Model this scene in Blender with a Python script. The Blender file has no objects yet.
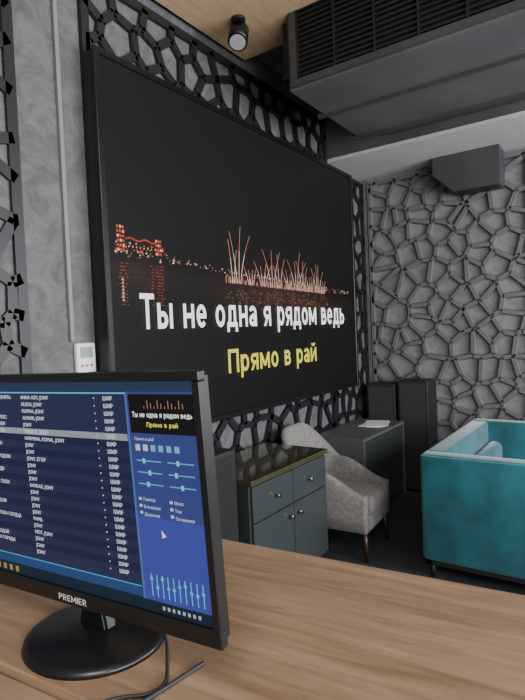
import bpy, bmesh, math, random
from mathutils import Vector, Matrix, Euler
scene = bpy.context.scene
R = math.radians

# ------------------------------------------------------------------ materials
def new_mat(name):
    m = bpy.data.materials.new(name); m.use_nodes = True
    nt = m.node_tree; return m, nt, nt.nodes['Principled BSDF']
def plain(name, col, rough=0.5, metal=0.0, emis=None, es=0.0, sheen=0.0, noise=0.0, nscale=8.0, bump=0.0, bscale=200, coat=0.0, spec=None):
    m, nt, b = new_mat(name)
    b.inputs['Base Color'].default_value = (*col, 1)
    b.inputs['Roughness'].default_value = rough
    b.inputs['Metallic'].default_value = metal
    if spec is not None: b.inputs['Specular IOR Level'].default_value = spec
    if coat: b.inputs['Coat Weight'].default_value = coat
    if sheen:
        b.inputs['Sheen Weight'].default_value = sheen
        b.inputs['Sheen Roughness'].default_value = 0.4
    if emis:
        b.inputs['Emission Color'].default_value = (*emis, 1)
        b.inputs['Emission Strength'].default_value = es
    if noise:
        tc = nt.nodes.new('ShaderNodeTexCoord')
        n = nt.nodes.new('ShaderNodeTexNoise'); n.inputs['Scale'].default_value = nscale; n.inputs['Detail'].default_value = 6
        r = nt.nodes.new('ShaderNodeValToRGB')
        r.color_ramp.elements[0].position = 0.3; r.color_ramp.elements[1].position = 0.7
        r.color_ramp.elements[0].color = (*[c*(1-noise) for c in col], 1)
        r.color_ramp.elements[1].color = (*[min(1, c*(1+noise)) for c in col], 1)
        nt.links.new(tc.outputs['Object'], n.inputs['Vector'])
        nt.links.new(n.outputs['Fac'], r.inputs['Fac']); nt.links.new(r.outputs['Color'], b.inputs['Base Color'])
    if bump:
        tc = nt.nodes.new('ShaderNodeTexCoord')
        n = nt.nodes.new('ShaderNodeTexNoise'); n.inputs['Scale'].default_value = bscale
        bp = nt.nodes.new('ShaderNodeBump'); bp.inputs['Strength'].default_value = bump; bp.inputs['Distance'].default_value = 0.01
        nt.links.new(tc.outputs['Object'], n.inputs['Vector'])
        nt.links.new(n.outputs['Fac'], bp.inputs['Height']); nt.links.new(bp.outputs['Normal'], b.inputs['Normal'])
    return m
def emit(name, col, s=1.0):
    return plain(name, (0.0, 0.0, 0.0), 0.6, emis=col, es=s, spec=0.2)
def wood(name, c1, c2, scale=(1.2, 14, 14), rough=0.45):
    m, nt, b = new_mat(name)
    tc = nt.nodes.new('ShaderNodeTexCoord'); mp = nt.nodes.new('ShaderNodeMapping')
    mp.inputs['Scale'].default_value = scale
    n = nt.nodes.new('ShaderNodeTexNoise'); n.inputs['Scale'].default_value = 1.6; n.inputs['Detail'].default_value = 9; n.inputs['Distortion'].default_value = 0.9; n.inputs['Roughness'].default_value = 0.65
    n2 = nt.nodes.new('ShaderNodeTexNoise'); n2.inputs['Scale'].default_value = 7; n2.inputs['Detail'].default_value = 8
    mx = nt.nodes.new('ShaderNodeMix'); mx.inputs[0].default_value = 0.35
    r = nt.nodes.new('ShaderNodeValToRGB')
    r.color_ramp.elements[0].position = 0.34; r.color_ramp.elements[1].position = 0.64
    r.color_ramp.elements[0].color = (*c1, 1); r.color_ramp.elements[1].color = (*c2, 1)
    nt.links.new(tc.outputs['Object'], mp.inputs['Vector'])
    nt.links.new(mp.outputs['Vector'], n.inputs['Vector']); nt.links.new(mp.outputs['Vector'], n2.inputs['Vector'])
    nt.links.new(n.outputs['Fac'], mx.inputs[2]); nt.links.new(n2.outputs['Fac'], mx.inputs[3])
    nt.links.new(mx.outputs[0], r.inputs['Fac']); nt.links.new(r.outputs['Color'], b.inputs['Base Color'])
    b.inputs['Roughness'].default_value = rough
    bp = nt.nodes.new('ShaderNodeBump'); bp.inputs['Strength'].default_value = 0.08; bp.inputs['Distance'].default_value = 0.005
    nt.links.new(mx.outputs[0], bp.inputs['Height']); nt.links.new(bp.outputs['Normal'], b.inputs['Normal'])
    return m
def concrete(name, c1, c2, scale=3.0, bump=0.35):
    m, nt, b = new_mat(name)
    tc = nt.nodes.new('ShaderNodeTexCoord')
    n = nt.nodes.new('ShaderNodeTexNoise'); n.inputs['Scale'].default_value = scale; n.inputs['Detail'].default_value = 12; n.inputs['Roughness'].default_value = 0.75; n.inputs['Distortion'].default_value = 1.2
    r = nt.nodes.new('ShaderNodeValToRGB')
    r.color_ramp.elements[0].position = 0.38; r.color_ramp.elements[1].position = 0.64
    r.color_ramp.elements[0].color = (*c1, 1); r.color_ramp.elements[1].color = (*c2, 1)
    bp = nt.nodes.new('ShaderNodeBump'); bp.inputs['Strength'].default_value = bump; bp.inputs['Distance'].default_value = 0.02
    nt.links.new(tc.outputs['Object'], n.inputs['Vector']); nt.links.new(n.outputs['Fac'], r.inputs['Fac'])
    nt.links.new(r.outputs['Color'], b.inputs['Base Color']); nt.links.new(n.outputs['Fac'], bp.inputs['Height'])
    nt.links.new(bp.outputs['Normal'], b.inputs['Normal']); b.inputs['Roughness'].default_value = 0.7
    return m

M_conc = concrete('concrete_plaster', (0.075, 0.075, 0.078), (0.145, 0.144, 0.147), 7, 0.3)
M_backwall = concrete('back_plaster', (0.17, 0.17, 0.173), (0.26, 0.26, 0.262), 6, 0.25)
M_backlat = plain('grey_lattice', (0.135, 0.136, 0.140), 0.32)
M_blacklat = plain('black_lattice', (0.010, 0.011, 0.013), 0.45)
M_wallr = plain('side_wall_paint', (0.42, 0.42, 0.43), 0.8)
M_ceil = concrete('ceiling_paint', (0.14, 0.14, 0.14), (0.20, 0.20, 0.20), 3)
M_floor = concrete('floor_carpet', (0.024, 0.026, 0.029), (0.048, 0.051, 0.055), 9)
M_counter = wood('counter_oak', (0.17, 0.100, 0.057), (0.33, 0.212, 0.130), (1.3, 13, 13), 0.42)
M_ceilwood = wood('ceiling_oak', (0.55, 0.37, 0.21), (0.74, 0.53, 0.33), (10, 1.0, 10), 0.5)
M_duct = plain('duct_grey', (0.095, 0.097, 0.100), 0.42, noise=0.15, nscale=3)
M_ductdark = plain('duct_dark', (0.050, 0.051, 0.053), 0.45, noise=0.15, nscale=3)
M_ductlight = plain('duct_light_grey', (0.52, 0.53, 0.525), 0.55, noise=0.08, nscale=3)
M_black = plain('black_plastic', (0.006, 0.006, 0.007), 0.32)
M_blackm = plain('black_matte', (0.012, 0.012, 0.013), 0.6)
M_grille = plain('grille_black', (0.010, 0.010, 0.011), 0.5)
M_cab = plain('cabinet_graphite', (0.042, 0.050, 0.050), 0.30, coat=0.2)
M_cabtop = plain('cabinet_top_reflection_tint', (0.055, 0.052, 0.028), 0.10, coat=0.6)  # yellow reflection of the screen lettering is painted into the base colour
M_console = plain('console_grey', (0.10, 0.103, 0.107), 0.4)
M_gap = plain('shadow_gap', (0.004, 0.004, 0.004), 0.8)
M_chrome = plain('brushed_metal', (0.6, 0.6, 0.6), 0.25, 1.0)
M_white = plain('white_plastic', (0.78, 0.78, 0.76), 0.4)
M_chair = plain('grey_chenille', (0.225, 0.210, 0.200), 0.95, sheen=0.15, noise=0.22, nscale=35, bump=0.8, bscale=150)
M_leg = plain('dark_wood_leg', (0.035, 0.016, 0.010), 0.35)
M_teal = plain('teal_velvet', (0.008, 0.108, 0.132), 0.75, sheen=0.45, noise=0.4, nscale=5, bump=0.15, bscale=20)
M_teal2 = plain('teal_velvet_piping', (0.015, 0.19, 0.22), 0.7, sheen=0.6)
M_paper = plain('paper', (0.75, 0.75, 0.73), 0.7)

# ------------------------------------------------------------------ helpers
def link(o, parent=None):
    scene.collection.objects.link(o)
    if parent is not None: o.parent = parent
    return o
def empty(name, loc=(0, 0, 0), rotz=0.0):
    e = bpy.data.objects.new(name, None); e.location = loc; e.rotation_euler = (0, 0, rotz)
    e.empty_display_size = 0.1
    return link(e)
def from_bm(name, bm, mat, parent=None, smooth=False):
    me = bpy.data.meshes.new(name); bm.normal_update(); bm.to_mesh(me); bm.free()
    if smooth:
        for p in me.polygons: p.use_smooth = True
    for mm in (mat if isinstance(mat, (list, tuple)) else [mat]): me.materials.append(mm)
    return link(bpy.data.objects.new(name, me), parent)
def bm_box(bm, lo, hi, bev=0.0, seg=2):
    b2 = bmesh.new(); bmesh.ops.create_cube(b2, size=1)
    s = [hi[i]-lo[i] for i in range(3)]; c = [(hi[i]+lo[i])/2 for i in range(3)]
    for v in b2.verts: v.co = Vector((v.co.x*s[0]+c[0], v.co.y*s[1]+c[1], v.co.z*s[2]+c[2]))
    if bev > 0:
        bmesh.ops.bevel(b2, geom=b2.edges[:], offset=bev, segments=seg, affect='EDGES', profile=0.5)
    me = bpy.data.meshes.new('t'); b2.to_mesh(me); b2.free(); bm.from_mesh(me); bpy.data.meshes.remove(me)
def box(name, lo, hi, mat, parent=None, bev=0.0, seg=2, smooth=False):
    bm = bmesh.new(); bm_box(bm, lo, hi, bev, seg)
    return from_bm(name, bm, mat, parent, smooth)
def boxes(name, lst, mat, parent=None, bev=0.0):
    bm = bmesh.new()
    for lo, hi in lst: bm_box(bm, lo, hi, bev, 1)
    return from_bm(name, bm, mat, parent)
def cyl(name, p0, p1, r0, r1, mat, parent=None, n=24, smooth=True):
    bm = bmesh.new(); p0 = Vector(p0); p1 = Vector(p1); d = p1-p0
    bmesh.ops.create_cone(bm, cap_ends=True, segments=n, radius1=r0, radius2=r1, depth=d.length)
    q = d.to_track_quat('Z', 'Y').to_matrix().to_4x4()
    bmesh.ops.transform(bm, matrix=Matrix.Translation((p0+p1)/2) @ q, verts=bm.verts)
    o = from_bm(name, bm, mat, parent)
    if smooth:
        for p in o.data.polygons: p.use_smooth = len(p.vertices) == 4
    return o
def prism(name, pts, axis, a, b, mat, parent=None, bev=0.0):
    bm = bmesh.new()
    def mk(p, t):
        if axis == 'y': return (p[0], t, p[1])
        if axis == 'x': return (t, p[0], p[1])
        return (p[0], p[1], t)
    v1 = [bm.verts.new(mk(p, a)) for p in pts]; v2 = [bm.verts.new(mk(p, b)) for p in pts]
    n = len(pts)
    bm.faces.new(v1); bm.faces.new(v2[::-1])
    for i in range(n): bm.faces.new((v1[i], v2[i], v2[(i+1) % n], v1[(i+1) % n]))
    bmesh.ops.recalc_face_normals(bm, faces=bm.faces)
    if bev: bmesh.ops.bevel(bm, geom=bm.edges[:], offset=bev, segments=2, affect='EDGES')
    return from_bm(name, bm, mat, parent)
def curve(name, pts, r, mat, parent=None):
    cu = bpy.data.curves.new(name, 'CURVE'); cu.dimensions = '3D'; cu.bevel_depth = r; cu.bevel_resolution = 3
    s = cu.splines.new('NURBS'); s.points.add(len(pts)-1); s.use_endpoint_u = True; s.order_u = 3
    for i, p in enumerate(pts): s.points[i].co = (*p, 1)
    cu.materials.append(mat)
    return link(bpy.data.objects.new(name, cu), parent)
def quads(name, lst, fn, off, mat, parent):
    bm = bmesh.new()
    for q in lst:
        if len(q) == 4 and not hasattr(q[0], '__len__'):
            u0, v0, u1, v1 = q; c = [(u0, v0), (u1, v0), (u1, v1), (u0, v1)]
        else: c = q
        bm.faces.new([bm.verts.new(fn(a, b, off)) for a, b in c])
    return from_bm(name, bm, mat, parent)
def text(name, s, size, loc, rot, mat, parent, align='LEFT', bold=None, ls=None):
    for bi, sh in enumerate([(0, 0, 0)]+(bold or [])):
        nm = name if bi == 0 else '%s_bold_%d' % (name, bi)
        cu = bpy.data.curves.new(nm, 'FONT'); cu.body = s; cu.size = 1.0; cu.align_x = align
        if ls: cu.space_line = ls
        o = bpy.data.objects.new(nm, cu); cu.materials.append(mat); link(o, parent)
        o.rotation_euler = rot; o.location = Vector(loc)+Vector(sh); o.scale = (size, size, size)

# stroke-built bold lettering (clean geometry)
L_ = 'L'; A_ = 'A'
GL = {
 'Т': (.66, [(L_, 0, .92, .66, .92), (L_, .33, 0, .33, 1)]),
 'ы': (.76, [(L_, .08, 0, .08, .74), (L_, .08, .43, .27, .43), (L_, .08, .08, .27, .08), (A_, .27, .255, .165, .175, 90, -90), (L_, .68, 0, .68, .74)]),
 'н': (.60, [(L_, .08, 0, .08, .74), (L_, .52, 0, .52, .74), (L_, .08, .38, .52, .38)]),
 'е': (.58, [(A_, .29, .37, .21, .29, 0, 318), (L_, .10, .37, .57, .37)]),
 'о': (.60, [(A_, .30, .37, .22, .29, 0, 360)]),
 'д': (.70, [(L_, 0, .08, .70, .08), (L_, .07, .08, .07, -.17), (L_, .63, .08, .63, -.17), (L_, .17, .08, .22, .72), (L_, .19, .66, .60, .66), (L_, .53, .08, .53, .74)]),
 'а': (.56, [(L_, .48, 0, .48, .48), (A_, .27, .47, .21, .19, 0, 155), (A_, .25, .215, .17, .135, 0, 360), (L_, .25, .39, .48, .39)]),
 'я': (.58, [(L_, .50, 0, .50, .74), (L_, .25, .66, .50, .66), (L_, .25, .34, .50, .34), (A_, .25, .50, .165, .16, 90, 270), (L_, .30, .34, .08, 0)]),
 'р': (.60, [(L_, .08, -.25, .08, .74), (A_, .31, .37, .21, .29, 0, 360)]),
 'м': (.78, [(L_, .08, 0, .08, .74), (L_, .70, 0, .70, .74), (L_, .09, .72, .39, .12), (L_, .69, .72, .39, .12)]),
 'в': (.56, [(L_, .08, 0, .08, .74), (L_, .08, .66, .28, .66), (L_, .08, .39, .30, .39), (L_, .08, .08, .30, .08), (A_, .28, .525, .15, .135, 90, -90), (A_, .30, .235, .18, .155, 90, -90)]),
 'ь': (.54, [(L_, .08, 0, .08, .74), (L_, .08, .43, .28, .43), (L_, .08, .08, .28, .08), (A_, .28, .255, .175, .175, 90, -90)]),
 'П': (.72, [(L_, .08, 0, .08, 1), (L_, .64, 0, .64, 1), (L_, .08, .92, .64, .92)]),
 'и': (.62, [(L_, .08, 0, .08, .74), (L_, .54, 0, .54, .74), (L_, .10, .08, .52, .66)]),
 'й': (.62, [(L_, .08, 0, .08, .74), (L_, .54, 0, .54, .74), (L_, .10, .08, .52, .66), (A_, .31, .97, .13, .09, 180, 360)]),
 'P': (.62, [(L_, .08, 0, .08, 1), (L_, .08, .92, .33, .92), (L_, .08, .48, .33, .48), (A_, .33, .70, .20, .22, 90, -90)]),
 'R': (.64, [(L_, .08, 0, .08, 1), (L_, .08, .92, .33, .92), (L_, .08, .48, .33, .48), (A_, .33, .70, .20, .22, 90, -90), (L_, .33, .48, .56, 0)]),
 'E': (.56, [(L_, .08, 0, .08, 1), (L_, .08, .92, .54, .92), (L_, .08, .5, .48, .5), (L_, .08, .08, .54, .08)]),
 'M': (.86, [(L_, .08, 0, .08, 1), (L_, .78, 0, .78, 1), (L_, .09, .96, .43, .25), (L_, .77, .96, .43, .25)]),
 'I': (.16, [(L_, .08, 0, .08, 1)]),
}
def lettering(name, s, x0, z0, width, cap, fn, off, mat, parent, t=.155, sp=.13, space=.30):
    tot = sum((space if c == ' ' else GL[c][0])+sp for c in s)-sp
    k = width/tot; bm = bmesh.new(); x = 0.0
    def q(pts): 
        bm.faces.new([bm.verts.new(fn(x0+p[0]*k, z0+p[1]*cap, off)) for p in pts])
    for c in s:
        if c == ' ': x += space+sp; continue
        w, st = GL[c]
        for e in st:
            if e[0] == L_:
                a = Vector((e[1]+x, e[2])); b = Vector((e[3]+x, e[4])); d = (b-a).normalized(); n = Vector((-d.y, d.x))*t/2
                if abs(d.x) > .05 and abs(d.y) > .05: n = Vector((t/2*1.05, 0)) if abs(d.y) > abs(d.x)*.8 else n
                q([a-n, b-n, b+n, a+n])
            else:
                _, cx, cy, rx, ry, a0, a1 = e; ns = max(8, int(abs(a1-a0)/12))
                for i in range(ns):
                    aa = R(a0+(a1-a0)*i/ns); ab = R(a0+(a1-a0)*(i+1)/ns); h = t/2
                    f = lambda an, r: (x+cx+math.cos(an)*(rx+r), cy+math.sin(an)*(ry+r))
                    q([f(aa, -h), f(ab, -h), f(ab, h), f(aa, h)])
        x += w+sp
    return from_bm(name, bm, mat, parent)

def voro(w, h, cell, jit, seed, ax=1.0):
    rnd = random.Random(seed)
    nx = int(w/(cell*ax))+5; ny = int(h/cell)+5
    P = {}
    for j in range(ny):
        for i in range(nx):
            P[(i, j)] = Vector(((i-2+(0.5 if j % 2 else 0)+rnd.uniform(-jit, jit))*cell*ax, (j-2+rnd.uniform(-jit, jit))*cell))
    segs = []
    for (i, j), p in P.items():
        if i < 1 or j < 1 or i > nx-2 or j > ny-2: continue
        L = cell*4
        poly = [(p+Vector((-L, -L)), None), (p+Vector((L, -L)), None), (p+Vector((L, L)), None), (p+Vector((-L, L)), None)]
        for dj in range(-2, 3):
            for di in range(-2, 3):
                k = (i+di, j+dj)
                if k == (i, j) or k not in P: continue
                q = P[k]; m = (p+q)/2; n = q-p
                out = []
                for a in range(len(poly)):
                    A, ta = poly[a]; B, tb = poly[(a+1) % len(poly)]
                    da = (A-m).dot(n); db = (B-m).dot(n)
                    if da <= 0:
                        out.append((A, ta))
                        if db > 0: out.append((A+(B-A)*(da/(da-db)), k))
                    elif db <= 0:
                        out.append((A+(B-A)*(da/(da-db)), ta))
                poly = out
                if len(poly) < 3: break
            if len(poly) < 3: break
        for a in range(len(poly)):
            A, ta = poly[a]; B, _ = poly[(a+1) % len(poly)]
            if ta is not None and ta > (i, j): segs.append((A, B))
    res = []
    for A, B in segs:
        t0, t1 = 0.0, 1.0; d = B-A; ok = True
        for pp, qq in ((-d.x, A.x), (d.x, w-A.x), (-d.y, A.y), (d.y, h-A.y)):
            if abs(pp) < 1e-9:
                if qq < 0: ok = False
            else:
                t = qq/pp
                if pp < 0: t0 = max(t0, t)
                else: t1 = min(t1, t)
        if ok and t1-t0 > 1e-4: res.append((A+d*t0, A+d*t1))
    return res
def lattice(name, w, h, cell, jit, seed, fn, wb, wt, dep, mat, frame=True, ax=1.0):
    bm = bmesh.new()
    segs = voro(w, h, cell, jit, seed, ax)
    if frame:
        c = [Vector((0, 0)), Vector((w, 0)), Vector((w, h)), Vector((0, h))]
        segs += [(c[i], c[(i+1) % 4]) for i in range(4)]
    nodes = {}
    for A, B in segs:
        nodes[(round(A.x, 3), round(A.y, 3))] = A; nodes[(round(B.x, 3), round(B.y, 3))] = B
        d = B-A
        if d.length < 0.004: continue
        d.normalize(); n = Vector((-d.y, d.x))
        bot = [A-n*wb, B-n*wb, B+n*wb, A+n*wb]; top = [A-n*wt, B-n*wt, B+n*wt, A+n*wt]
        vb = [bm.verts.new(fn(p.x, p.y, 0)) for p in bot]; vt = [bm.verts.new(fn(p.x, p.y, dep)) for p in top]
        bm.faces.new(vt)
        for i in (0, 2): bm.faces.new((vb[i], vb[(i+1) % 4], vt[(i+1) % 4], vt[i]))
    for p in nodes.values():
        ks = [2*math.pi*k/10 for k in range(10)]
        vb = [bm.verts.new(fn(p.x+math.cos(a)*wb, p.y+math.sin(a)*wb, 0)) for a in ks]
        vt = [bm.verts.new(fn(p.x+math.cos(a)*wt, p.y+math.sin(a)*wt, dep-.0002)) for a in ks]
        bm.faces.new(vt)
        for i in range(10): bm.faces.new((vb[i], vb[(i+1) % 10], vt[(i+1) % 10], vt[i]))
    bmesh.ops.recalc_face_normals(bm, faces=bm.faces)
    return from_bm(name, bm, mat)

# ------------------------------------------------------------------ room
WX = -0.13; BY = 5.27; CH = 3.68; XR = 5.0; FY = -2.6
box('floor', (WX-0.2, FY-0.2, -0.1), (XR+0.2, BY+0.2, 0.0), M_floor)
box('ceiling', (WX-0.2, FY-0.2, CH), (XR+0.2, BY+0.2, CH+0.1), M_ceil)
box('wall_left', (WX-0.2, FY, 0), (WX, BY, CH), M_conc)
box('wall_back', (WX-0.2, BY, 0), (XR+0.2, BY+0.2, CH), M_backwall)
boxes('wall_right', [((XR, FY, 0), (XR+0.2, BY, 0.8)), ((XR, FY, 2.9), (XR+0.2, BY, CH)), ((XR, FY, .8), (XR+.2, -1.8, 2.9)),
                     ((XR, 1.2, .8), (XR+.2, 1.6, 2.9)), ((XR, 4.7, .8), (XR+.2, BY, 2.9))], M_wallr)
box('wall_front', (WX-0.2, FY-0.2, 0), (XR+0.2, FY, CH), M_wallr)
for i, (a, b) in enumerate(((-1.8, 1.2), (1.6, 4.7))):
    boxes('window_%d' % (i+1), [((XR+.05, a, .8), (XR+.12, b, .87)), ((XR+.05, a, 2.83), (XR+.12, b, 2.9)), ((XR+.05, a, .87), (XR+.12, a+.07, 2.83)),
          ((XR+.05, b-.07, .87), (XR+.12, b, 2.83)), ((XR+.05, (a+b)/2-.035, .87), (XR+.12, (a+b)/2+.035, 2.83))], M_blackm)
box('trim_1', (WX, BY-0.05, 0), (WX+0.05, BY, 3.13), M_conc)
box('ceiling_wood_panel', (WX+.04, -1.5, 3.56), (1.0, 3.15, 3.68), M_ceilwood)
fl = lambda y0, z0: (lambda u, v, d: (WX+0.001+d, y0+u, z0+v))
lattice('lattice_panel', 2.62, 3.44, 0.20, 0.30, 5, fl(1.78, 0.04), 0.026, 0.024, 0.024, M_blacklat)
lattice('lattice_panel.001', 1.60, 3.44, 0.20, 0.30, 9, fl(-0.24, 0.04), 0.026, 0.025, 0.018, M_blacklat)
lattice('lattice_panel.004', 0.74, 3.04, 0.20, 0.30, 15, fl(4.45, 0.04), 0.024, 0.022, 0.024, M_blacklat)
fb = lambda x0, z0, y: (lambda u, v, d: (x0+u, y-d, z0+v))
lattice('lattice_panel.002', 1.50, 3.06, 0.19, 0.46, 21, fb(WX+0.08, 0.03, BY-0.001), 0.030, 0.017, 0.045, M_backlat, ax=1.0)
lattice('lattice_panel.003', 2.2, 3.06, 0.19, 0.46, 33, fb(1.45, 0.03, BY-0.001), 0.030, 0.017, 0.05, M_backlat, ax=1.0)

box('cable_conduit', (WX, 1.60, 1.59), (WX+0.02, 1.622, 3.55), plain('conduit_grey', (.20, .20, .20), .6), bev=0.003)
th = empty('thermostat')
box('body', (WX, 1.622, 1.43), (WX+0.028, 1.735, 1.58), M_white, th, bev=0.008)
box('display', (WX+0.028, 1.642, 1.505), (WX+0.030, 1.715, 1.56), plain('lcd', (0.25, 0.29, 0.27), 0.3), th)
boxes('buttons', [((WX+0.028, 1.642+i*0.028, 1.46), (WX+0.031, 1.657+i*0.028, 1.472)) for i in range(3)], plain('red_button', (0.5, 0.08, 0.05), 0.4), th)

# ------------------------------------------------------------------ LED wall screen
TY0, TY1, TZ0, TZ1 = 1.74, 4.72, 1.04, 3.06
tv = empty('wall_screen')
box('housing', (WX+0.03, TY0+0.01, TZ0+0.01), (-0.018, TY1-0.01, TZ1-0.01), M_blackm, tv)
B = 0.035
boxes('bezel', [((-0.02, TY0, TZ0), (0, TY0+B, TZ1)), ((-0.02, TY1-B, TZ0), (0, TY1, TZ1)),
                ((-0.02, TY0+B, TZ0), (0, TY1-B, TZ0+B)), ((-0.02, TY0+B, TZ1-B), (0, TY1-B, TZ1))], M_black, tv, bev=0.003)
M_scr, nt, bs = new_mat('led_screen_night_video')
bs.inputs['Base Color'].default_value = (.004, .004, .004, 1); bs.inputs['Roughness'].default_value = .55; bs.inputs['Specular IOR Level'].default_value = .15
def N_(t): return nt.nodes.new(t)
def mth(op, a, b=None):
    n = N_('ShaderNodeMath'); n.operation = op
    for i, v in enumerate((a, b)):
        if v is None: continue
        if isinstance(v, (int, float)): n.inputs[i].default_value = v
        else: nt.links.new(v, n.inputs[i])
    return n.outputs[0]
tc = N_('ShaderNodeTexCoord'); sp3 = N_('ShaderNodeSeparateXYZ'); nt.links.new(tc.outputs['Object'], sp3.inputs[0])
mr = N_('ShaderNodeMapRange'); mr.inputs[1].default_value = TZ0; mr.inputs[2].default_value = TZ1
zs = mth('ADD', sp3.outputs['Z'], mth('MULTIPLY', mth('SUBTRACT', sp3.outputs['Y'], 2.8), 0.045))
nt.links.new(zs, mr.inputs[0])
cr = N_('ShaderNodeValToRGB'); els = cr.color_ramp.elements
els[0].position = 0; els[0].color = (.0045, .0045, .0045, 1); els[1].position = 1; els[1].color = (.014, .0130, .0122, 1)
for p, c in ((.36, (.007, .0065, .006)), (.44, (.012, .010, .009)), (.462, (.004, .0035, .0035)), (.50, (.005, .0045, .0045)), (.53, (.0085, .0075, .0072)), (.7, (.0105, .0095, .009))):
    e = els.new(p); e.color = (*c, 1)
nt.links.new(mr.outputs[0], cr.inputs[0])
def gauss(src, c, w):
    d = mth('DIVIDE', mth('SUBTRACT', src, c), w); return mth('EXPONENT', mth('MULTIPLY', mth('MULTIPLY', d, d), -1.0))
glow = mth('MULTIPLY', gauss(zs, 1.97, .10), gauss(sp3.outputs['Y'], 3.42, .62))
mpn = N_('ShaderNodeMapping'); mpn.inputs['Scale'].default_value = (1, 6, 45); nt.links.new(tc.outputs['Object'], mpn.inputs[0])
nz = N_('ShaderNodeTexNoise'); nz.inputs['Scale'].default_value = 2.0; nz.inputs['Detail'].default_value = 5; nt.links.new(mpn.outputs[0], nz.inputs['Vector'])
rip = mth('MULTIPLY', mth('POWER', nz.outputs['Fac'], 3.0), 4.0)
wat = mth('MULTIPLY', mth('MULTIPLY', gauss(zs, 1.85, .07), gauss(sp3.outputs['Y'], 3.42, .70)), rip)
wl = mth('MULTIPLY', mth('MULTIPLY', gauss(zs, 1.90, .08), gauss(sp3.outputs['Y'], 1.98, .20)), rip)
tot = mth('ADD', mth('MULTIPLY', glow, .035), mth('ADD', mth('MULTIPLY', wat, .10), mth('MULTIPLY', wl, .06)))
vm = N_('ShaderNodeVectorMath'); vm.operation = 'SCALE'; vm.inputs[0].default_value = (1.0, .42, .25); nt.links.new(tot, vm.inputs['Scale'])
va = N_('ShaderNodeVectorMath'); va.operation = 'ADD'; nt.links.new(cr.outputs[0], va.inputs[0]); nt.links.new(vm.outputs[0], va.inputs[1])
nt.links.new(va.outputs[0], bs.inputs['Emission Color']); bs.inputs['Emission Strength'].default_value = .7
box('screen', (-0.016, TY0+B, TZ0+B), (-0.012, TY1-B, TZ1-B), M_scr, tv)
ft = lambda y, z, o: (-0.0115+o*3, y, z)
lettering('lyrics_white', 'Ты не одна я рядом ведь', 1.96, 1.640, 2.48, .195, ft, .003, emit('lyric_white', (1, 1, 1), 1.6), tv)
lettering('lyrics_yellow', 'Прямо в рай', 2.70, 1.335, 1.19, .158, ft, .003, emit('lyric_yellow', (0.9, 0.85, 0.12), 1.1), tv)
rnd = random.Random(4)
TE = lambda n, lst, off, c, s: quads(n, lst, ft, off, emit(n+'_glow', c, s), tv)
hot, warm = [], []
# lit quay buildings on the left: two blocks with rows of windows and a lower row between
for (yb, wd, n) in ((1.83, .055, 6), (2.10, .05, 4)):
    for j in range(n):
        for k in range(3):
            (hot if (j+k) % 3 == 0 else warm).append((yb+k*wd/3, 2.05+j*.024, yb+k*wd/3+wd/3*.75, 2.065+j*.024))
for k in range(16):
    y = 1.89+k*.0135; z = 2.115+.006*math.sin(k*.8); warm.append((y, z, y+.010, z+.010))
    if k % 2: hot.append((y, 2.075, y+.007, 2.084))
for k in range(46):
    y = 1.80+rnd.random()*0.38; z = 2.045+rnd.random()*.05; s = rnd.uniform(.004, .010); (hot if k % 3 == 0 else warm).append((y, z, y+s*1.3, z+s))
TE('quay_red', warm, .001, (.9, .13, .07), .7)
TE('quay_hot', hot, .0015, (1.0, .48, .28), 1.1)
refl = []
for yb in (1.835, 1.85, 1.87, 2.06, 2.10, 2.115, 2.13):
    for k in range(13):
        y = yb+rnd.uniform(-.010, .012); z = 1.985-k*.018; refl.append((y, z, y+rnd.uniform(.008, .022), z+.006))
TE('quay_reflection', refl, .001, (.8, .12, .06), .40)
white = [(1.85+rnd.uniform(-.003, .003), 1.79+k*.018, 1.862, 1.801+k*.018) for k in range(7)]
TE('white_reflection', white, .0012, (.9, .9, .85), .6)
dots, dim = [], []
for k in range(220):
    y = 1.80+rnd.random()*2.8; z = 2.045-0.045*(y-1.8)+rnd.gauss(0, .009); s = rnd.uniform(.003, .010)
    (dots if k % 3 == 0 else dim).append((y, z, y+s*1.3, z+s))
TE('shore_lights', dots, .0012, (1.0, .8, .6), 1.1)
TE('shore_lights_dim', dim, .0012, (.8, .4, .3), .4)
fw, fg, fr = [], [], []
for c, n, hh in ((2.80, 2, .34), (2.86, 3, .42), (3.00, 4, .16), (3.15, 4, .22), (3.27, 3, .38), (3.36, 3, .28), (3.50, 4, .18), (3.62, 4, .33), (3.72, 3, .26), (3.84, 4, .18), (3.96, 4, .24), (4.06, 3, .15)):
    for k in range(n):
        a = (k-(n-1)/2)*0.14+rnd.uniform(-.06, .06); l = hh*rnd.uniform(.6, 1.0)
        px, pz = c+(k-(n-1)/2)*0.02, 1.935-.02*(c-2.8)
        for s in range(7):
            ang = a*(1+s*0.30); nx2 = px+math.sin(ang)*l/7; nz2 = pz+math.cos(ang)*l/7; w = 0.0032
            q = [(px-w, pz), (px+w, pz), (nx2+w*.8, nz2), (nx2-w*.8, nz2)]
            (fw if s < 4 else fg).append(q); px, pz = nx2, nz2
    for k in range(12):
        y = c+rnd.uniform(-.09, .09); fg.append((y, 1.93-.02*(c-2.8), y+.007, 1.945-.02*(c-2.8)+rnd.random()*.04))
    for k in range(14):
        y = c+rnd.uniform(-.09, .09); z = 1.79+rnd.random()*0.10; fr.append((y, z, y+.012, z+rnd.uniform(.004, .010)))
TE('fireworks_core', fw, .0015, (1.0, .68, .55), 1.1)
TE('fireworks_tips', fg, .0014, (1.0, .42, .32), .6)
TE('firework_reflection', fr, .0012, (.85, .34, .16), .30)

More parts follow.
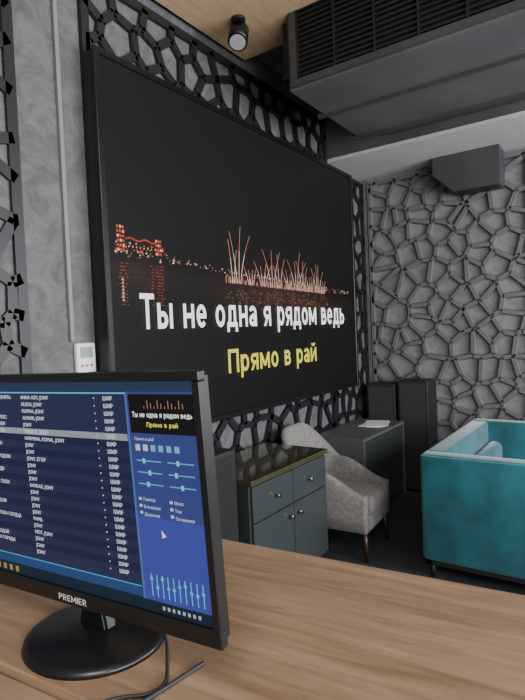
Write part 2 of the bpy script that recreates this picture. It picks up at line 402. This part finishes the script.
# ------------------------------------------------------------------ ceiling duct, AC, soffit
ac = empty('air_conditioning_duct')
boxes('upper_case', [((0.42, 2.9, 3.10), (2.5, 3.95, 3.66))], M_duct, ac, bev=0.01)
box('grille_recess', (0.50, 2.895, 3.15), (1.78, 2.905, 3.58), M_gap, ac)
sl = []
for i in range(14):
    z = 3.16+i*0.03; sl.append(((0.50, 2.875, z), (1.78, 2.897, z+0.012)))
for i in range(6):
    x = 0.5+i*0.25; sl.append(((x, 2.87, 3.15), (x+0.012, 2.897, 3.58)))
boxes('grille_slats', sl, M_grille, ac)
boxes('grille_frame', [((0.45, 2.87, 3.11), (1.84, 2.9, 3.15)), ((0.45, 2.87, 3.58), (1.84, 2.9, 3.62)), ((0.45, 2.87, 3.15), (0.5, 2.9, 3.58)), ((1.78, 2.87, 3.15), (1.84, 2.9, 3.58))], M_ductdark, ac, bev=0.004)
prism('duct_transition', [(3.9, 3.15), (4.44, 3.25), (4.44, 3.65), (3.9, 3.65)], 'x', 0.5, 2.5, M_ductdark, ac)
boxes('duct_flange', [((0.38, 3.9, 3.08), (2.52, 3.94, 3.65)), ((0.38, 3.35, 3.085), (2.52, 3.38, 3.12))], M_ductdark, ac)
boxes('hanger_bracket', [((0.36, 2.95, 3.2), (0.41, 3.0, 3.56)), ((0.36, 2.93, 3.2), (0.46, 3.02, 3.23)), ((0.2, 3.2, 3.3), (0.42, 3.5, 3.5))], M_blackm, ac)
so = empty('ceiling_soffit')
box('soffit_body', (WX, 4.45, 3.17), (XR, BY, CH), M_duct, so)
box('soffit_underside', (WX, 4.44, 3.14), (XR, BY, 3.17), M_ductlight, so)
ou = empty('duct_outlet')
prism('outlet_body', [(0.68, 3.14), (0.68, 2.98), (0.86, 2.80), (1.26, 2.80), (1.26, 3.14)], 'y', 4.99, 5.215, M_ductdark, ou, bev=0.006)
box('outlet_mouth', (0.89, 5.02, 2.795), (1.23, 5.19, 2.802), M_grille, ou)
sp = empty('ceiling_spotlight')
cyl('mount', (0.18, 2.72, 3.56), (0.18, 2.72, 3.545), 0.045, 0.045, M_blackm, sp)
cyl('stem', (0.18, 2.72, 3.55), (0.18, 2.72, 3.50), 0.012, 0.012, M_blackm, sp)
cyl('lamp_housing', (0.17, 2.74, 3.50), (0.19, 2.69, 3.40), 0.062, 0.062, M_black, sp)
cyl('lens', (0.19, 2.69, 3.40), (0.191, 2.688, 3.396), 0.05, 0.05, plain('lens_glass', (0.35, 0.35, 0.35), 0.2), sp)

# ------------------------------------------------------------------ cabinet with drawers
cb = empty('sideboard_cabinet')
cx0, cx1, cy0, cy1, cz = -0.03, 0.46, 2.27, 3.13, 0.79
box('carcass', (cx0, cy0, 0.08), (cx1-0.02, cy1, cz-0.03), M_cab, cb, bev=0.003)
box('top', (cx0-0.01, cy0-0.01, cz-0.03), (cx1+0.01, cy1+0.01, cz), M_cabtop, cb, bev=0.004)
ym = (cy0+cy1)/2
for i, (a, b) in enumerate(((cy0+.01, ym-.003), (ym+.003, cy1-.01))):
    box('drawer_%d' % (i+1), (cx1-.02, a, 0.55), (cx1, b, cz-.04), M_cab, cb, bev=0.003)
    box('door_leaf_%d' % (i+1), (cx1-.02, a, 0.10), (cx1, b, 0.542), M_cab, cb, bev=0.003)
for i, (y, z) in enumerate(((cy0+.24, .65), (cy1-.24, .65), (ym-.05, .48), (ym+.05, .48))):
    cyl('knob_stem_%d' % i, (cx1, y, z), (cx1+.02, y, z), 0.006, 0.006, M_chrome, cb)
    cyl('knob_%d' % i, (cx1+.018, y, z), (cx1+.03, y, z), 0.015, 0.013, M_chrome, cb)
boxes('plinth', [((cx0+.02, cy0+.02, 0), (cx0+.07, cy0+.07, .08)), ((cx1-.09, cy0+.02, 0), (cx1-.04, cy0+.07, .08)), ((cx0+.02, cy1-.07, 0), (cx0+.07, cy1-.02, .08)), ((cx1-.09, cy1-.07, 0), (cx1-.04, cy1-.02, .08))], M_blackm, cb)

def speaker(name, lo, hi, face):
    e = empty(name)
    box('cabinet', lo, hi, M_blackm, e, bev=0.012)
    ft2 = plain('speaker_grille', (0.026, 0.027, 0.028), 0.5, bump=1.0, bscale=400)
    m = 0.025
    if face == 'x':
        box('grille', (hi[0], lo[1]+m, lo[2]+m), (hi[0]+.008, hi[1]-m, hi[2]-m), ft2, e, bev=0.003)
        yc = (lo[1]+hi[1])/2
        cyl('badge', (hi[0]+.008, yc, lo[2]+.1), (hi[0]+.011, yc, lo[2]+.1), .02, .02, M_chrome, e)
    else:
        box('grille', (lo[0]+m, lo[1]-.008, lo[2]+m), (hi[0]-m, lo[1], hi[2]-m), ft2, e, bev=0.003)
    return e
speaker('floor_speaker', (0.02, 1.74, 0), (0.42, 2.20, 0.98), 'x')
speaker('floor_speaker.001', (-0.02, 4.92, 0.0), (0.28, 5.20, 1.03), 'y')
speaker('floor_speaker.002', (0.30, 4.92, 0.0), (0.60, 5.20, 1.07), 'y')

# ------------------------------------------------------------------ console with paper
cs = empty('console_desk')
CX = 0.38; C0 = 3.93; CT = .69
box('top', (-0.08, C0, CT-.03), (CX, 4.86, CT), M_console, cs, bev=0.003)
box('side_1', (-0.08, C0, 0), (CX, C0+.03, CT-.03), M_console, cs)
box('side_2', (-0.08, 4.83, 0), (CX, 4.86, CT-.03), M_console, cs)
box('back', (-0.08, C0+.03, 0), (-0.06, 4.83, CT-.03), M_console, cs)
box('divider', (-0.06, 4.42, 0.05), (CX-.02, 4.44, CT-.03), M_console, cs)
box('shelf', (-0.06, C0+.03, 0.05), (CX-.02, 4.83, .07), M_console, cs)
box('front_panel', (CX-.02, C0+.03, 0.05), (CX, 4.82, CT-.035), M_cab, cs, bev=0.002)
pp = empty('paper_stack')
for i in range(3):
    o = box('sheet_%d' % i, (-.105, -.148, 0), (.105, .148, .003), M_paper, pp)
    o.location = (0.19+.01*i, 4.60+.008*i, CT+.0005+.0032*i); o.rotation_euler = (0, 0, R(5+8*i))

# ------------------------------------------------------------------ armchair
ch = empty('armchair', (0.375, 3.465, 0), R(4))
def U(s):
    hw, xf, xb, r = 0.225, 0.30, -0.30, 0.16
    L1 = xf-(xb+r); La = math.pi/2*r; L2 = 2*(hw-r); T = 2*L1+2*La+L2; d = s*T
    if d < L1: return Vector((xf-d, -hw)), Vector((0, -1))
    d -= L1
    if d < La:
        a = d/r; return Vector((xb+r-math.sin(a)*r, -hw+r-math.cos(a)*r)), Vector((-math.sin(a), -math.cos(a)))
    d -= La
    if d < L2: return Vector((xb, -hw+r+d)), Vector((-1, 0))
    d -= L2
    if d < La:
        a = d/r; return Vector((xb+r-math.cos(a)*r, hw-r+math.sin(a)*r)), Vector((-math.cos(a), math.sin(a)))
    d -= La
    return Vector((xb+r+d, hw)), Vector((0, 1))
def smooth(t): t = max(0, min(1, t)); return t*t*(3-2*t)
bm = bmesh.new(); N = 64; rings = []
for i in range(N+1):
    s = i/N; p, n = U(s); e = min(s, 1-s)*2
    top = 0.46+0.14*smooth(e/0.46)+0.27*smooth((e-0.50)/0.36)
    lean = 0.05*smooth((e-0.3)/0.5)
    th2 = 0.033; bz = 0.21
    prof = [(-th2, bz), (-th2, bz+(top-bz)*.33), (-th2, bz+(top-bz)*.66), (-th2, top-.03), (-th2*.7, top-.008), (0, top), (th2*.7, top-.008), (th2, top-.03), (th2, bz+(top-bz)*.66), (th2, bz+(top-bz)*.33), (th2, bz)]
    ring = []
    for o, z in prof:
        k = (z-bz)/(top-bz); q = p+n*(o+lean*k*k*1.4)
        ring.append(bm.verts.new((q.x, q.y, z)))
    rings.append(ring)
for a, b in zip(rings, rings[1:]):
    for j in range(len(a)): bm.faces.new((a[j], a[(j+1) % len(a)], b[(j+1) % len(a)], b[j]))
bm.faces.new(rings[0]); bm.faces.new(rings[-1][::-1])
bmesh.ops.recalc_face_normals(bm, faces=bm.faces)
from_bm('back_and_arms', bm, M_chair, ch, smooth=True)
box('seat_frame', (-.24, -.19, .20), (.30, .19, .31), M_chair, ch, bev=.015)
box('seat_cushion', (-.23, -.188, .31), (.32, .188, .43), M_chair, ch, bev=.04, seg=4, smooth=True)
for i, (x, y) in enumerate(((.27, -.21), (.27, .21), (-.22, -.18), (-.22, .18))):
    cyl('leg_%d' % (i+1), (x, y, .22), (x*1.06, y*1.04, 0), .022, .013, M_leg, ch, n=12)
bm = bmesh.new()
for yy in (-.225, .225):
    for k in range(12):
        for dy in (-.025, .025):
            bmesh.ops.create_icosphere(bm, subdivisions=1, radius=.004, matrix=Matrix.Translation((.302, yy+dy, .225+k*.019)))
for k in range(24):
    bmesh.ops.create_icosphere(bm, subdivisions=1, radius=.004, matrix=Matrix.Translation((.29-k*.018, -.259, .222)))
from_bm('nailheads', bm, M_chrome, ch)

# ------------------------------------------------------------------ sofa
sf = empty('velvet_sofa')
sx0, sx1, sy0, sy1, sz = 1.065, 1.96, 3.24, 4.68, 0.79
def soft(name, lo, hi, b=.03): return box(name, lo, hi, M_teal, sf, bev=b, seg=4, smooth=True)
soft('arm_near', (sx0, sy0, .12), (sx1, sy0+.13, sz), .022)
soft('arm_far', (sx0, sy1-.13, .12), (sx1, sy1, sz), .022)
soft('backrest', (sx0, sy0+.125, .12), (sx0+.14, sy1-.125, sz), .022)
soft('seat_base', (sx0+.13, sy0+.12, .12), (sx1-.01, sy1-.12, .32), .02)
for i in range(2):
    y0 = sy0+.135+i*.59
    soft('seat_cushion_%d' % (i+1), (sx0+.22, y0, .32), (sx1, y0+.58, .46), .04)
    soft('back_cushion_%d' % (i+1), (sx0+.135, y0, .44), (sx0+.25, y0+.58, .64), .05)
def pipe(name, pts): curve(name, pts, .004, M_teal2, sf)
pipe('piping_1', [(sx0+.01, sy0+.005, sz-.01), (sx1-.01, sy0+.005, sz-.01)])
pipe('piping_2', [(sx0+.005, sy0+.01, sz-.01), (sx0+.005, sy1-.01, sz-.01)])
boxes('base_rail', [((sx0+.02, sy0+.02, .09), (sx1-.02, sy0+.05, .12)), ((sx0+.02, sy1-.05, .09), (sx1-.02, sy1-.02, .12)), ((sx0+.02, sy0+.02, .09), (sx0+.05, sy1-.02, .12)), ((sx1-.05, sy0+.02, .09), (sx1-.02, sy1-.02, .12))], M_blackm, sf)
for i, (x, y) in enumerate(((sx0+.05, sy0+.05), (sx1-.06, sy0+.05), (sx0+.05, sy1-.05), (sx1-.06, sy1-.05))):
    cyl('foot_%d' % (i+1), (x, y, .1), (x, y, 0), .02, .014, M_blackm, sf, n=12)

# ------------------------------------------------------------------ counter
ct = empty('bar_counter', (1.45, 0.90, 0), R(5.6))
CZ = 1.14
box('countertop', (-0.9, -0.51, CZ-.04), (2.2, 0, CZ), M_counter, ct, bev=.002)
box('front_board', (-0.88, -0.06, 0), (2.18, -0.03, CZ-.04), M_counter, ct)
box('inner_ledge', (-0.9, -0.80, CZ-.05), (2.2, -0.513, CZ-.012), M_counter, ct, bev=.002)
boxes('supports', [((-.88, -.78, 0), (-.84, -.07, CZ-.05)), ((2.14, -.78, 0), (2.18, -.07, CZ-.05))], M_counter, ct)

# ------------------------------------------------------------------ monitor
mo = empty('computer_monitor', (1.731, 0.485, CZ), R(4.6))
W, H, zb = 0.555, 0.350, 0.062
bz = 0.0125
pn = bpy.data.objects.new('panel', None); link(pn, mo)
piv = Vector((-W/2, 0, zb+H/2))
pn.matrix_local = Matrix.Translation(piv) @ Matrix.Rotation(R(2.5), 4, 'X') @ Matrix.Rotation(R(-1.1), 4, 'Y') @ Matrix.Translation(-piv)
boxes('rear_shell', [((-W+.004, .004, zb+.004), (-.004, .02, zb+H-.004)), ((-W+.06, .02, zb+.04), (-.06, .045, zb+H-.05))], M_black, pn, bev=.004)
boxes('bezel', [((-W, -.008, zb), (0, .006, zb+.024)), ((-W, -.008, zb+H-bz), (0, .006, zb+H)), ((-W, -.008, zb+.024), (-W+bz, .006, zb+H-bz)), ((-bz, -.008, zb+.024), (0, .006, zb+H-bz))], M_black, pn, bev=.0015)
SW = W-2*bz; SH = H-bz-.024
fm = lambda u, v, o: (-W+bz+u*SW, -.001-o, zb+.024+v*SH)
quads('display_panel', [(0, 0, 1, 1)], fm, 0, plain('display_bg', (0.01, 0.012, 0.03), .3, emis=(.010, .013, .040), es=1.0, spec=.25), pn)
Eq = lambda n, l, c, s, o=.0006: quads(n, l, fm, o, emit(n+'_glow', c, s), pn)
Eq('title_bar', [(0, .955, 1, 1)], (.03, .05, .11), .8)
Eq('header_line', [(0, .945, .78, .952)], (.15, .55, .9), .8, .0008)
Eq('side_panel', [(.785, .05, 1, .955)], (.04, .055, .22), 1.0)
Eq('side_panel_lower', [(.785, .05, 1, .42)], (.05, .065, .34), 1.0, .0008)
Eq('video_preview', [(.79, .78, .995, .945)], (.006, .006, .007), 1.0, .001)
Eq('selected_row', [(0, .742, .775, .772)], (.28, .31, .35), 1.0, .0008)
Eq('row_stripes', [(0, .708-.0675*i, .775, .738-.0675*i) for i in range(9)], (.014, .018, .055), 1.0, .0007)
Eq('panel_divider', [(.777, .05, .785, .955)], (.07, .14, .36), 1.0, .0008)
Eq('taskbar', [(0, 0, 1, .05)], (.008, .02, .035), 1.0, .0008)
Eq('status_bar', [(0, .055, .775, .10)], (.02, .06, .18), 1.0, .0008)
Eq('status_line', [(0, .10, .775, .104)], (.1, .5, .9), .9, .001)
Eq('taskbar_icons', [(.10+i*.030, .01, .115+i*.030, .04) for i in range(6)], (.5, .36, .10), .7, .001)
Eq('tray_icons', [(.84+i*.016, .018, .848+i*.016, .034) for i in range(8)], (.6, .65, .7), .7, .001)
Eq('toolbar_icons', [(.80+i*.025, .705, .815+i*.025, .732) for i in range(2)], (.8, .8, .75), .8, .001)
Eq('toolbar_icons_blue', [(.85+i*.025, .705, .865+i*.025, .732) for i in range(4)], (.2, .55, .85), .8, .001)
Eq('slider_tracks', [(.80+(i % 2)*.10, .66-(i//2)*.05, .88+(i % 2)*.10, .665-(i//2)*.05) for i in range(6)], (.1, .5, .75), .9, .001)
Eq('slider_knobs', [(.82+(i % 2)*.10+.008*(i % 3), .652-(i//2)*.05, .828+(i % 2)*.10+.008*(i % 3), .673-(i//2)*.05) for i in range(6)], (.2, .75, .9), 1, .0012)
Eq('option_boxes', [(.795+(i % 2)*.1, .49-(i//2)*.03, .80+(i % 2)*.1+.004, .502-(i//2)*.03) for i in range(6)], (.8, .85, .9), .8, .001)
Eq('mouse_cursor', [[(.86, .37), (.86, .335), (.874, .345)]], (.9, .9, .9), .9, .001)
eqs = []
for i in range(10):
    u = .81+i*.018; eqs.append((u, .07, u+.003, .17)); hgt = .10+.05*random.Random(i).random(); eqs.append((u-.003, hgt, u+.006, hgt+.012))
Eq('equalizer', eqs, (.10, .55, .9), 1.0, .001)
MR = (R(90), 0, 0)
artists = ['ANNA ASTI, JONY', 'АLSOU, JONY', 'КUPIHA, JONY', 'ALMARI, JONY', 'JONY', 'ТИМА Б., JONY', 'NАRMINA, ROMAL, JONY', 'JONY', 'JONY', 'JONY, ЕГОР', 'JONY', 'JONY', 'JONY', 'KAVKAZ, JONY', 'JONY', 'JONY', 'JONY', 'JONY', 'RAMIL', 'JONY', 'МОТ, JONY', 'JONY', 'JONY', 'JONY', 'JONY']
songs = ['КАК ЛЮБОВЬ ТВОЮ ПОНЯТЬ', 'БЕЗ ТЕБЯ Я НЕ Я', 'КАК ТЫ ТАМ', 'ЛЮБИМЫЙ ТВОЙ ГОЛОС', 'ПРИВЕТ ОКЕАН ЛЮБВИ', 'КОМЕТА, ТЫ УЛЕТИШЬ', 'АЛЛЕЯ ЗВЁЗД', 'НЕ ПЕРЕЖИВАЙ ТАК', 'ДОРОГА ДОМОЙ', 'ФОНАРИ НАД ГОРОДОМ', 'ТИТРЫ', 'НИКАК БЕЗ ДОЖДЯ', 'СИНИЕ ГЛАЗА', 'ПУСТЫЕ СЛОВА ТВОИ', 'ВНЕШНИЙ ВИД', 'УЙДИ', 'НАВСЕГДА РЯДОМ', 'ОТПУСКАЙ', 'ЛЮБИМЫЕ СЛОВА СЕРДЦА', 'КАРУСЕЛЬ', 'МАНДАРИН', 'ДЫМ НАД ВОДОЙ', 'МИНУСОВКА ГОРОДА', 'ЗВЕЗДА', 'РАССВЕТ']
M_list = emit('list_text', (.75, .80, .85), 1.0)
def mt(name, s, u, v, size, mat, bold=None, ls=None):
    p = fm(u, v, .0016); return text(name, s, size, p, MR, mat, pn, bold=bold, ls=ls)
rows = 24
lh = .81/rows*SH
def col(name, lst, u): mt(name, '\n'.join(lst[:rows]), u, .955-.038, .0080, M_list, [(.0003, 0, 0)], lh/.0080)
col('song_titles', songs, .10); col('artist_names', artists, .365)
col('flags', ['•' for _ in range(rows)], .665); col('source_tags', ['ШИР' for _ in range(rows)], .70)
fl2 = lambda x, z, o: (x, -.001-o, z)
p = fm(.80, .848, 0); lettering('preview_text', 'Ты не одна я рядом ведь', p[0], p[2], .188*SW, .0072, fl2, .0016, emit('pw', (1, 1, 1), 1.1), pn)
p = fm(.845, .808, 0); lettering('preview_text_yellow', 'Прямо в рай', p[0], p[2], .098*SW, .0062, fl2, .0016, emit('py', (.9, .85, .1), 1.0), pn)
mt('preview_label', 'Прямо в рай', .80, .75, .0055, M_list)
mt('option_labels', 'Повтор\nБэк-вокал\nДорожка', .81, .49, .006, M_list, None, 1.7)
mt('option_labels_b', 'Микс\nТон\nОстановка', .91, .49, .006, M_list, None, 1.7)
quads('preview_fireworks', [(.84+i*.011, .885, .842+i*.011, .895+.012*((i*2) % 3)) for i in range(12)], fm, .0013, emit('pf', (.9, .4, .25), .6), pn)
lettering('brand_label', 'PREMIER', -W/2-.022, zb+.0070, .060, .0098, fl2, .0079, plain('label_grey', (.6, .6, .6), .4), pn)
bm = bmesh.new()
prof = [(.03, .020), (.05, .014), (.100, .010), (.110, .006), (.112, .0)]
n = 48; ringsx = []
SC = -W/2+.016
for r_, z_ in prof:
    ringsx.append([bm.verts.new((SC+math.cos(2*math.pi*k/n)*r_*1.0, .035+math.sin(2*math.pi*k/n)*r_*.92, z_)) for k in range(n)])
bm.faces.new(ringsx[0])
for a, b in zip(ringsx, ringsx[1:]):
    for k in range(n): bm.faces.new((a[k], b[k], b[(k+1) % n], a[(k+1) % n]))
bm.faces.new(ringsx[-1][::-1]); bmesh.ops.recalc_face_normals(bm, faces=bm.faces)
from_bm('stand_base', bm, M_black, mo, smooth=True)
prism('stand_neck', [(SC-.032, .012), (SC+.032, .012), (SC+.024, .05), (SC+.02, .14), (SC-.02, .14), (SC-.024, .05)], 'y', .028, .05, M_black, mo, bev=.004)
cbl = empty('monitor_cable')
curve('power_cable', [(1.54, .54, CZ+.10), (1.58, .54, CZ+.02), (1.62, .50, CZ+.004), (1.648, .47, CZ+.004), (1.64, .44, CZ+.004), (1.615, .425, CZ+.004), (1.60, .40, CZ+.004)], .0025, M_blackm, cbl)
curve('signal_cable', [(1.66, .53, CZ+.004), (1.652, .47, CZ+.004), (1.645, .43, CZ+.004), (1.64, .41, CZ+.004)], .003, M_blackm, cbl)
curve('usb_cable', [(1.41, .445, CZ+.004), (1.43, .43, CZ+.004), (1.455, .415, CZ+.004), (1.48, .40, CZ+.003)], .0025, M_blackm, cbl)

# ------------------------------------------------------------------ lights
def area(name, loc, rot, sx, sy, power, col):
    l = bpy.data.lights.new(name, 'AREA'); l.shape = 'RECTANGLE'; l.size = sx; l.size_y = sy; l.energy = power; l.color = col
    o = bpy.data.objects.new(name, l); o.location = loc; o.rotation_euler = rot; link(o); return o
area('window_daylight', (XR-.02, 3.15, 1.85), (0, R(90), 0), 2.0, 3.0, 265, (.97, .98, 1.0))
area('window_daylight.001', (XR-.02, -.3, 1.85), (0, R(90), 0), 2.0, 2.9, 230, (.97, .98, 1.0))
area('overhead_area_light', (2.8, -1.2, 3.6), (0, 0, 0), 1.5, 1.0, 90, (1, .96, .9))  # unseen warm area lamp overhead, behind the camera
w = bpy.data.worlds.new('World'); scene.world = w; w.use_nodes = True
w.node_tree.nodes['Background'].inputs[0].default_value = (.75, .85, 1, 1); w.node_tree.nodes['Background'].inputs[1].default_value = 1.5

# ------------------------------------------------------------------ camera
cam = bpy.data.cameras.new('camera'); co = bpy.data.objects.new('camera', cam); link(co)
cam.lens = 526/700*36; cam.sensor_width = 36; cam.sensor_fit = 'AUTO'; cam.clip_start = .02
yaw, pitch, roll = R(34.8), R(-2.0), R(-2.4)
m = Matrix.Rotation(yaw, 4, 'Z') @ Matrix.Rotation(R(90)+pitch, 4, 'X') @ Matrix.Rotation(roll, 4, 'Z')
co.matrix_world = Matrix.Translation((2.15, 0, 1.6)) @ m
scene.camera = co
